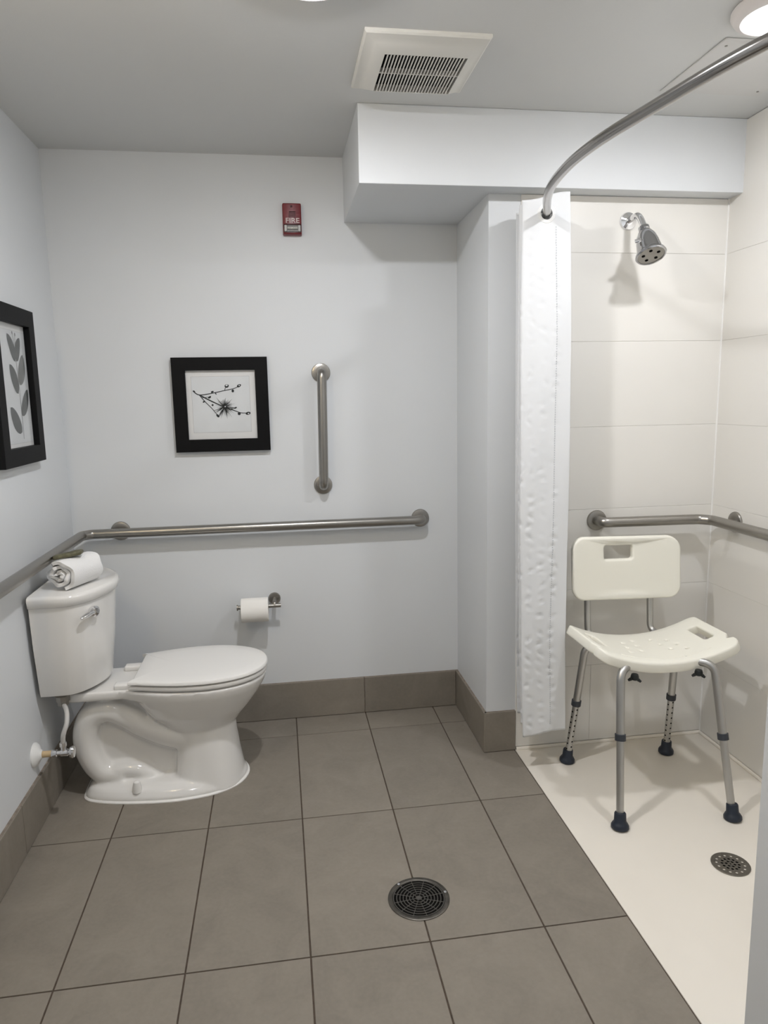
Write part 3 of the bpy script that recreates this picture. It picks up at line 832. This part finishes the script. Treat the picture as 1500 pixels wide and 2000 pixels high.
# tall picture on the left wall
fl_ = lambda y, z, d: Vector((XL + d, y, z))
ly0, ly1, lz0, lz1 = 2.262, 2.640, 1.197, 1.700
iy0, iy1, jz0, jz1 = 2.318, 2.588, 1.253, 1.645
t = thing('framed_picture', 'tall black framed print of a grey leafy stem on the left wall', 'picture', (XL, (ly0 + ly1) / 2, lz0))
bm = B(); R0 = frame_rings((ly0, lz0), (ly1, lz1), (iy0, jz0), (iy1, jz1), 0.030, 0.010, fl_); loft(bm, R0 + [R0[0]], False); obj('frame', bm, M['frame'], t, True, 25)
bm = B(); box(bm, (XL + .001, iy0 - .002, jz0 - .002), (XL + .010, iy1 + .002, jz1 + .002)); obj('mat_board', bm, M['paper'], t, False)
bm = B(); box(bm, (XL + .0095, iy0 + .014, jz0 + .012), (XL + .0104, iy1 - .004, jz1 - .020)); obj('mat_bevel', bm, M['line'], t, False)
bm = B(); box(bm, (XL + .0095, iy0 + .015, jz0 + .013), (XL + .0108, iy1 - .005, jz1 - .021)); obj('print', bm, M['print'], t, False)
bm = B()
fj = lambda y, z: Vector((XL + 0.0111 + fj.k, y, z)); fj.k = 0
def leaf(b0, t0, wd, mi, bow=0.0):
    p, q = Vector(b0), Vector(t0); d = q - p; L_ = d.length; d.normalize(); n_ = Vector((-d.y, d.x))
    lf, rt = [], []
    for k in range(13):
        s = k / 12; wv = 1.12 * wd * (sin(pi * s ** 0.9)) ** 0.62
        c = p + d * L_ * s + n_ * bow * sin(pi * s)
        lf.append(c + n_ * wv); rt.append(c - n_ * wv)
    lp = lf + rt[-2:0:-1]
    f = bm.faces.new([bm.verts.new(fj(v.x, v.y)) for v in lp]); f.material_index = mi
    fj.k += 0.00004
st = [(2.4958, 1.2782), (2.4965, 1.3486), (2.4963, 1.4151), (2.4961, 1.4646), (2.4912, 1.5297), (2.490, 1.560)]
cst = [(p.x, p.y) for p in catmull([(y, z, 0) for y, z in st], 5)]
tube2(bm, cst, [.0018] * len(cst), fj, 0); fj.k += 0.00004
tube2(bm, [(2.490, 1.558), (2.486, 1.59), (2.478, 1.618)], [.0018, .0015, .001], fj, 0); fj.k += 0.00004
tube2(bm, [(2.490, 1.558), (2.497, 1.59), (2.502, 1.614)], [.0018, .0015, .001], fj, 0); fj.k += 0.00004
for y, z in ((2.478, 1.618), (2.502, 1.614)): blob(bm, (y, z), .004, .006, 0, fj); fj.k += 0.00004
leaf((2.5023, 1.4532), (2.556, 1.5531), .026, 1, -.006)
leaf((2.484, 1.527), (2.430, 1.612), .020, 0, -.006); leaf((2.4954, 1.5283), (2.540, 1.606), .019, 0, .006)
leaf((2.4849, 1.4249), (2.4292, 1.5169), .024, 0, -.004); leaf((2.4979, 1.3536), (2.572, 1.4393), .022, 0, -.004); leaf((2.484, 1.300), (2.4002, 1.3813), .026, 0, .004)
obj('leaf_drawing', bm, [M['leafink'], M['leafink_pale']], t, False)
bm = B(); box(bm, (XL + .0150, iy0 - .0005, jz0 - .0005), (XL + .0165, iy1 + .0005, jz1 + .0005)); obj('glass_pane', bm, M['glazing'], t, False)

# ================================================================== FIRE STROBE
fx0, fx1, fz0, fz1 = 0.0510, 0.1258, 2.033, 2.152
t = thing('fire_strobe', 'red wall fire alarm strobe lettered FIRE above the vertical grab bar', 'alarm', ((fx0 + fx1) / 2, YB, fz0))
fcx, fcz = (fx0 + fx1) / 2, (fz0 + fz1) / 2
bm = B(); plate(bm, rrect(fcx, fcz, (fx1 - fx0) / 2, (fz1 - fz0) / 2, 0.004, 3), [], 0.030, lambda u, v, w_: Vector((u, YB - 0.015 + w_, v)) if w_ > 0 else Vector((fcx + (u - fcx) * .96, YB - 0.015 + w_, fcz + (v - fcz) * .975)), rnd=0.004)
obj('body', bm, M['red'], t)
bm = B(); yf = YB - 0.0302
for (x0, x1, z0, z1) in ((fcx - .006, fcx + .002, 2.134, 2.142), (fcx - .012, fcx + .014, 2.116, 2.120), (fcx - .012, fcx + .014, 2.111, 2.114), (fcx - .014, fcx + .014, 2.104, 2.108), (fcx - .014, fcx + .014, 2.098, 2.101)):
    box(bm, (x0, yf - .0006, z0), (x1, yf + .001, z1))
obj('sounder_slots', bm, M['darkred'], t, False)
cu = bpy.data.curves.new('letters', 'FONT'); cu.body = 'FIRE'; cu.size = 0.0265; cu.align_x = 'CENTER'; cu.extrude = 0.0004; cu.offset = 0.0002
tmp = bpy.data.objects.new('letters', cu); COL.objects.link(tmp)
bpy.context.view_layer.update()
me = bpy.data.meshes.new_from_object(tmp.evaluated_get(bpy.context.evaluated_depsgraph_get()))
bpy.data.objects.remove(tmp)
bm = B(); bm.from_mesh(me)
for v in bm.verts: v.co = Vector((fcx + 0.001 + v.co.x * 1.16, yf - 0.0006 - v.co.z, 2.0765 + v.co.y))
obj('lettering', bm, M['letter'], t, False, label='white word FIRE')
bm = B(); box(bm, (fx0 + .005, YB - 0.0325, 2.042), (fx1 - .005, YB - 0.029, 2.0685), 0.001, 1); obj('reflector', bm, M['reflector'], t)
bm = B(); lathe(bm, [(0.0045, 0), (0.0045, 0.040)], (fcx - .02, YB - 0.0375, 2.056), (1, 0, 0), 12); obj('flash_tube', bm, M['vent'], t)
for q in (fx0 + .0105, fx1 - .0105):
    bm = B(); box(bm, (q - .0045, YB - 0.040, 2.0435), (q + .0045, YB - 0.0320, 2.0665), 0.002, 2); obj('bright_end_block', bm, M['whiteplastic'], t)  # white blocks added, bright spots at the lens ends put into their colour
bm = B(); box(bm, (fx0 + .003, YB - 0.046, 2.0395), (fx1 - .003, YB - 0.0292, 2.0705), 0.004, 2); obj('clear_lens', bm, M['lens'], t, label='clear strobe lens')

# ================================================================== SHOWER HEAD
sx, sz = 1.278, 2.002
t = thing('showerhead', 'chrome shower head on a bent arm, high on the shower wall', 'shower head', (sx, ysf, sz))
bm = B(); lathe(bm, [(0.0315, 0), (0.0315, 0.003), (0.029, 0.008), (0.018, 0.011), (0.012, 0.013), (0, 0.013)], (sx, ysf, sz), (0, -1, 0), 36); obj('escutcheon', bm, M['chrome'], t)
bm = B(); arm = catmull([(sx, ysf - .005, sz), (sx, 2.475, sz + .004), (sx, 2.448, sz - .001), (sx, 2.425, sz - .022), (sx, 2.405, sz - .050)], 8)
tube(bm, arm, 0.0112, 18); obj('arm', bm, M['chrome'], t)
hd = Vector((0.02, -0.46, -0.888)).normalized(); h0 = Vector((sx, 2.409, sz - 0.046))
bm = B(); lathe(bm, [(0.013, 0), (0.0185, .002), (0.0185, .012), (0.016, .015), (0.0225, .022), (0.032, .040), (0.038, .065), (0.0415, .092), (0.044, .104), (0.050, .110), (0.0515, .116), (0.049, .120), (0.045, .1185), (0.045, .115), (0, .115)], h0, hd, 40)
head = obj('head', bm, M['headchrome_dimmed'], t, True, 30)
bm = B(); lathe(bm, [(0.0445, .1145), (0.0445, .1172), (0.012, .1172), (0, .1178)], h0, hd, 36); obj('face_plate', bm, M['steel'], head, label='grey spray face')
e1 = hd.cross(Vector((1, 0, 0))).normalized(); e2 = hd.cross(e1)
for k in range(5):
    a = 2 * pi * k / 5 + 0.5
    p = h0 + hd * .1170 + (e1 * cos(a) + e2 * sin(a)) * 0.026
    bm = B(); lathe(bm, [(0.0058, 0), (0.0058, .0012), (0.0, .0013)], p, hd, 12); obj('nozzle', bm, M['dark'], head)
lv = h0 + hd * .060
bm = B(); lathe(bm, [(0.009, 0), (0.0085, .012), (0.0, .013)], lv + Vector((-.030, -.010, 0)), (-0.8, -0.6, 0), 14)
tube(bm, [lv + Vector((-.038, -.016, 0)), lv + Vector((-.052, -.012, -.003))], [0.005, 0.0065], 10); obj('spray_lever', bm, M['chrome'], head)

# ================================================================== CURTAIN ROD AND CURTAIN
ZR = 1.98
rodpts = [(.930, YS, ZR), (.920, 2.43, ZR), (.902, 2.345, ZR), (.838, 2.175, ZR), (.798, 2.03, ZR), (.777, 1.87, ZR), (.775, 1.747, ZR), (.784, 1.629, ZR), (.810, 1.458, ZR), (.832, 1.318, ZR), (.857, 1.21, ZR), (.895, YP, ZR)]
t = thing('curtain_rod', 'curved steel shower curtain rod across the shower opening', 'curtain rod', (.93, YS, ZR))
bm = B(); tube(bm, catmull(rodpts, 8), 0.0134, 20); obj('rod', bm, M['rod'], t)
for p, a in (((.930, YS, ZR), (0, -1, 0)), ((.895, YP, ZR), (0, 1, 0))):
    bm = B(); lathe(bm, [(0.03, 0), (0.03, .006), (0.02, .014), (0.0135, .022), (0.0135, .03)], p, a, 28); obj('flange', bm, M['rod'], t)

t = thing('shower_curtain', 'white textured shower curtain bunched against the stub wall', 'curtain', (0.93, 2.43, 0.155))
def interp(z, tab):
    for (z0, v0), (z1, v1) in zip(tab[:-1], tab[1:]):
        if z <= z1: return v0 + (v1 - v0) * (z - z0) / (z1 - z0)
    return tab[-1][1]
XLt = [(0.15, .850), (0.5, .838), (1.0, .828), (1.6, .824), (2.05, .823)]
XRt = [(0.15, 1.013), (0.5, 1.003), (1.0, 1.004), (1.6, 1.000), (2.05, .984)]
GX, GZ = 0.904, 1.980      # first grommet
NP = 7
def plan(z):
    xl, xr = interp(z, XLt), interp(z, XRt)
    pts = []
    for k in range(NP):
        y = 2.352 + k * 0.0235
        wob = 0.006 * sin(k * 2.1 + z * 1.3); ins = 0.0 if k == 0 else 0.010 * ((k * 7) % 3)
        a, c = xl + ins + wob * (k > 0) + .004 * k, xr - ins * .9 + wob * (k > 0) - .001 * k
        if k % 2 == 0: seq = [(c, y), (c - .03, y - .002), ((a + c) / 2, y - .003), (a + .03, y - .001), (a, y + .004)]
        else: seq = [(a, y), (a + .03, y + .002), ((a + c) / 2, y + .002), (c - .03, y + .001), (c, y + .004)]
        pts += seq
    return catmull([(x, y, 0) for x, y in pts], 8)
nz = 230
rows = []
rp = random.Random(3)
pk = {}
for k in range(0, 80):
    for c_ in range(0, 40): pk[(c_, k)] = (rp.uniform(-.009, .009), rp.uniform(-.011, .011), rp.uniform(.4, 1.3) if rp.random() > .15 else 0, rp.uniform(-.9, .9))
grid_ = []
for iz in range(nz + 1):
    fz = iz / nz
    pl_ = plan(0.155 + 1.885 * fz)
    s = 0; row = []
    for i, p in enumerate(pl_):
        if i: s += (p - pl_[i - 1]).length
        d = pl_[min(i + 1, len(pl_) - 1)] - pl_[max(i - 1, 0)]; nn = Vector((d.y, -d.x, 0)).normalized()
        hem = 0.155 - 0.010 * min(s / .16, 1) + 0.006 * sin(s * 30) + 0.018 * min(max((s - .14) / .5, 0), 1)
        top = 2.050 - 0.030 * min(s / .16, 1) + 0.004 * sin(s * 40)
        z = hem + (top - hem) * fz
        disp = 0
        cs, ck = 0.043, 0.037
        ci = round((s - .055) / cs)
        for dc in (-1, 0, 1):
            c_ = ci + dc
            if c_ < 0 or c_ >= 40: continue
            kk = round((z - (0.5 * ck if c_ % 2 else 0)) / ck)
            for dk in (-1, 0, 1):
                q = pk.get((c_, kk + dk))
                if not q or q[2] == 0: continue
                ds = s - (.055 + c_ * cs + q[0]); dz = z - ((kk + dk) * ck + (0.5 * ck if c_ % 2 else 0) + q[1])
                dz2 = dz + ds * q[3]
                disp += q[2] * 0.0046 * math.exp(-(ds / .0085) ** 2 - (dz2 / .0065) ** 2) - q[2] * .0022 * math.exp(-(ds / .0085) ** 2 - ((dz2 + .010) / .006) ** 2)
        soft = 0.6 if z > 1.2 else 0.6 + 0.6 * min((1.2 - z) / .5, 1)
        if z > 1.93: soft *= 0.2
        row.append((p + nn * disp * soft + Vector((0, 0, z)) + nn * 0.0015 * sin(z * 9 + s * 50), s))
    grid_.append(row)
bm = B()
V = [[bm.verts.new(p) for p, s in row] for row in grid_]
nu = len(V[0])
rodc = catmull(rodpts, 8)
def near_rod(p):
    return min((Vector((p.x, p.y, p.z)) - q).length for q in rodc) 
dense = catmull(rodpts[:5], 40)
for iz in range(nz):
    for i in range(nu - 1):
        c = (V[iz][i].co + V[iz][i + 1].co + V[iz + 1][i].co + V[iz + 1][i + 1].co) / 4
        if abs(c.z - ZR) < 0.03:
            q = min(dense, key=lambda p: abs(p.y - c.y))
            if math.hypot(c.x - q.x, c.z - ZR) < 0.0235: continue
        bm.faces.new((V[iz][i], V[iz][i + 1], V[iz + 1][i + 1], V[iz + 1][i]))
for v in list(bm.verts):
    if not v.link_faces: bm.verts.remove(v)
bmesh.ops.recalc_face_normals(bm, faces=bm.faces)
for f in bm.faces: f.smooth = True
o = obj('cloth', bm, M['fabric'], t, True, 180)
so = o.modifiers.new('solid', 'SOLIDIFY'); so.thickness = 0.0012; so.offset = 0
bm = B(); lathe(bm, [(0.0205, -.003), (0.0305, -.0022), (0.032, 0), (0.0305, .0022), (0.0205, .003)], (min(catmull(rodpts[:5], 40), key=lambda p: abs(p.y - 2.3495)).x, 2.3495, GZ), (0.02, -1, 0), 36, close=True); obj('grommet', bm, M['whiteplastic'], t, label='white eyelet ring')
# stitched hem line: small stitches down the leading hem, and the top hem seam
bm = B()
for k in range(4, 226):
    row = grid_[k]
    ss = 0.062 - 0.012 * (k / 230)
    j = min(range(nu), key=lambda i: abs(row[i][1] - ss))
    a, s0 = row[j]; j2 = j + (1 if s0 < ss else -1); b2, s1 = row[j2]
    p = a.lerp(b2, (ss - s0) / (s1 - s0))
    if abs(p.z - GZ) < .035: continue
    box(bm, (p.x - .0014, p.y - .0016, p.z - .0022), (p.x + .0014, p.y + .0002, p.z + .0022))
o = obj('hem_stitching', bm, M['seam'], t, False); o['kind'] = 'stuff'

# ================================================================== SHOWER CHAIR
t = thing('shower_chair', 'cream plastic shower chair with aluminium legs standing in the shower', 'chair', (1.24, 2.17, 0))
RT = 0.0135
feet = {'fl': Vector((1.040, 1.966, 0)), 'fr': Vector((1.4256, 1.948, 0)), 'bl': Vector((1.042, 2.400, 0)), 'br': Vector((1.446, 2.395, 0))}
tops = {'fl': Vector((1.073, 2.062, .478)), 'fr': Vector((1.400, 2.050, .478)), 'bl': Vector((1.078, 2.345, .478)), 'br': Vector((1.432, 2.335, .478))}
inner = {'fl': Vector((1.155, 2.112, .499)), 'fr': Vector((1.325, 2.108, .499)), 'bl': Vector((1.165, 2.325, .499)), 'br': Vector((1.345, 2.322, .499))}
zcol = {'fl': .285, 'fr': .265, 'bl': .250, 'br': .245}
for key in ('fl', 'fr', 'bl', 'br'):
    F, T_, I = feet[key], tops[key], inner[key]
    d = (T_ - F).normalized()
    ctr = F + d * ((zcol[key]) / d.z)
    corner = F + d * ((.474 if key == 'bl' else .497) / d.z)
    bm = B(); tube(bm, bend_path([ctr - d * 0.01, corner, I], 0.045, 10), RT, 20)
    leg = obj('leg', bm, M['aluminium'], t)
    bm = B(); ext0 = F + d * 0.012
    tube(bm, [ext0, ctr], RT - 0.0012, 20)
    back = key in ('bl', 'br')
    # adjustment holes: two rows of flat discs, hole shade put into their colour
    face = Vector((-0.45, -0.89, 0)) if back else Vector((0.3, 0.95, 0))
    for rowa in (-0.75, 0.65):
        fa = Matrix.Rotation(rowa, 3, 'Z') @ face
        fa = (fa - d * fa.dot(d)).normalized()
        for k in range(8):
            p = F + d * (0.060 + k * 0.0225 + (0.011 if rowa > 0 else 0)) + fa * (RT - 0.0014)
            lathe(bm, [(0.0032, -.001), (0.0032, .0005), (0, .0006)], p, fa, 10, 1)
    obj('leg_extension', bm, [M['aluminium'], M['dark']], leg)
    bm = B(); lathe(bm, [(RT, -.011), (RT + .004, -.010), (RT + .004, .010), (RT, .011)], ctr, d, 24, close=True); obj('collar', bm, M['collar'], leg, label='dark plastic collar')
    bm = B(); lathe(bm, [(0.0, .001), (0.026, .001), (0.0285, .004), (0.0285, .012), (0.0245, .019), (0.0195, .026), (0.0185, .050), (0.0165, .053), (0.0, .053)], F, (d.x * .6, d.y * .6, 1), 28)
    for v in bm.verts:
        if v.co.z < 0.0005: v.co.z = 0.0005
    obj('rubber_tip', bm, M['navy'], leg, label='navy rubber foot')
for a, c in (('fl', 'fr'), ('bl', 'br')):
    bm = B(); tube(bm, [inner[a] - Vector((.02, 0, .009)), inner[c] + Vector((.02, 0, -.009))], 0.009, 16); obj('crossbar', bm, M['aluminium'], t)
# seat: curved up at both ends
scx, scy, shx, shy = 1.262, 2.222, 0.250, 0.150
def seat_z(u): return 0.508 + 0.056 * (abs(u) / shx) ** 2.1
def seat_fn(u, v, w_):
    sl = 0.056 * 2.1 * (abs(u) / shx) ** 1.1 / shx * (1 if u > 0 else -1)
    n_ = Vector((-sl, 0, 1)).normalized()
    p = Vector((scx + u * 0.985, scy + v, seat_z(u)))
    rim = 0.0
    if w_ > 0:   # shallow dished top with a raised border
        e = min((shx - abs(u)), (shy - abs(v)))
    edge = max(0, (abs(v) - shy + 0.03) / 0.03)
    return p + n_ * (w_ - 0.0165) - Vector((0, 0, 0.006 * edge * edge))
outl = rrect(0, 0, shx, shy, 0.035, 8)
# side notches near the front corners
def with_notch(loop):
    out = []
    L_ = len(loop)
    for i in range(L_):
        a, c = Vector(loop[i]), Vector(loop[(i + 1) % L_])
        out.append(tuple(a))
        if (c - a).length > 0.1:
            nseg = int((c - a).length / 0.012)
            for k in range(1, nseg):
                out.append(tuple(a.lerp(c, k / nseg)))
    res = []
    for (x, y) in out:
        for sgn in (-1, 1):
            d_ = math.hypot((x - sgn * shx), (y + 0.088))
            if d_ < 0.011: x = sgn * (shx - math.sqrt(max(0.011 ** 2 - (y + .088) ** 2, 0)) * 1.6)
        res.append((x, y))
    return res
holes = [rrect(-.200, .012, .0165, .056, .008, 4), rrect(.200, .012, .0165, .056, .008, 4)]
for sgn in (-1, 1):
    for (hx_, hy_2) in ((.035, .060), (.085, .035), (.045, .010), (.095, -.012), (.055, -.040), (.105, -.060)):
        holes.append(circ(sgn * hx_, hy_2, .0052, 10))
bm = B(); plate(bm, with_notch(outl), holes, 0.034, seat_fn, rnd=0.006, grid=0.014, seg=3)
obj('seat', bm, M['cream'], t, True, 40)
# raised border line on the seat (moulded rib)
bm = B(); pth = []
for k in range(41):
    u = -0.165 + 0.33 * k / 40
    pth.append(seat_fn(u, -0.108 - 0.010 * (1 - (u / .165) ** 2), 0.0160))
tube(bm, pth, 0.0022, 8); obj('seat_rib', bm, M['cream'], t)
for kx, ky in ((1.128, 2.072), (1.352, 2.066), (1.122, 2.318), (1.392, 2.31)):
    bm = B(); lathe(bm, [(0.005, .012), (0.011, .010), (0.0135, .002), (0.0135, -.006), (0.008, -.010), (0.0, -.011)], (kx, ky, .466), (0, 0, 1), 16)
    for s in (-1, 1):
        tube(bm, [(kx, ky, .464), (kx + s * .010, ky - .006 * s, .458), (kx + s * .017, ky - .010 * s, .452)], [0.005, 0.006, 0.004], 8)
    obj('wing_knob', bm, M['black'], t)
# backrest
bcx, bcz, bhx, bhz, byy = 1.2435, 0.756, 0.210, 0.1135, 2.398
def back_fn(u, v, w_):
    bow = 0.022 * (u / bhx) ** 2
    arch = 0.006 * (1 - (u / bhx) ** 2) * (1 if v > 0 else -0.6) * abs(v) / bhz
    return Vector((bcx + u, byy - bow - w_ + (v) * 0.10, bcz + v + arch - 0.020 * (u / bhx) * 0.25))
bm = B(); plate(bm, rrect(0, 0, bhx, bhz, 0.046, 10), [rrect(-0.026, 0.054, 0.056, 0.0245, 0.009, 5)], 0.026, back_fn, rnd=0.008, grid=0.016, seg=4)
obj('backrest', bm, M['cream'], t, True, 40)
for xb_, xt_ in ((1.115, 1.112), (1.374, 1.362)):
    bm = B(); tube(bm, bend_path([(xt_, 2.426, .78), (xt_ + .003, 2.408, .502), (xb_ + .014, 2.335, .495)], 0.035, 8), 0.0118, 18); obj('back_post', bm, M['aluminium'], t)

# ================================================================== FLOOR DRAINS
dx, dy = 0.3355, 1.7585
t = thing('floor_drain', 'round metal floor drain grate set in the brown tiles', 'drain', (dx, dy, 0))
bm = B(); lathe(bm, [(0.0865, 0), (0.0865, .0018), (0.084, .003), (0.075, .0032), (0.0735, .0022), (0.0735, 0.0)], (dx, dy, 0.0003), (0, 0, 1), 64, close=True); obj('rim', bm, M['drain'], t)
bm = B(); lathe(bm, [(0.0735, 0), (0.0735, .0005), (0, .0005)], (dx, dy, 0.0003), (0, 0, 1), 48); obj('sump_shade', bm, M['dark'], t, False, label='near-black disc for the shade below the grate')  # flat disc lying on the tile, shade of the hollow put into its colour
bm = B()
for k in range(8):
    r = 0.0075 + k * 0.0091
    lathe(bm, [(r - .0013, .0008), (r - .0011, .0028), (r + .0011, .0028), (r + .0013, .0008)], (dx, dy, 0), (0, 0, 1), 48, close=True)
for k in range(12):
    a = 2 * pi * k / 12 + 0.12
    r0 = 0.006 if k % 2 == 0 else 0.016
    tube(bm, [(dx + r0 * cos(a), dy + r0 * sin(a), .0019), (dx + .0745 * cos(a), dy + .0745 * sin(a), .0019)], 0.0012, 6)
lathe(bm, [(0.006, .0008), (0.006, .0028), (0, .0028)], (dx, dy, 0), (0, 0, 1), 16)
obj('grate', bm, M['draingrate'], t)
for a in (0.12, 2.2):
    bm = B(); lathe(bm, [(0.0045, .0030), (0.004, .0045), (0, .005)], (dx + .0785 * cos(a), dy + .0785 * sin(a), 0.0002), (0, 0, 1), 12); obj('screw', bm, M['chrome'], t)
ex, ey = 1.277, 1.742
t = thing('shower_drain', 'round perforated metal drain in the cream shower floor', 'drain', (ex, ey, 0))
dh = [circ(ex, ey, .0030, 10)]
for n_, rr2, q in ((6, .0118, .0041), (12, .0235, .0041), (14, .0390, .0039)):
    for k in range(n_):
        a = 2 * pi * k / n_ + n_ * .1
        dh.append(circ(ex + rr2 * cos(a), ey + rr2 * sin(a), q, 10))
bm = B(); plate(bm, circ(ex, ey, .0545, 48), dh, 0.0024, lambda u, v, w_: Vector((u, v, w_ + 0.0016)), rnd=0.0005, seg=1)
obj('strainer', bm, M['strainer'], t, True, 30)
bm = B(); lathe(bm, [(0.034, -.0004), (0.034, .0003), (0, .0003)], (ex, ey, 0), (0, 0, 1), 32); obj('sump_shade', bm, M['dark'], t, False, label='near-black disc for the shade under the strainer')  # flat disc on the pan, drain shade put into its colour
bm = B(); lathe(bm, [(0.034, -.0004), (0.034, .00032), (0.050, .00032), (0.050, -.0004)], (ex, ey, 0), (0, 0, 1), 40, close=True); obj('sump_rim', bm, M['pan'], t)
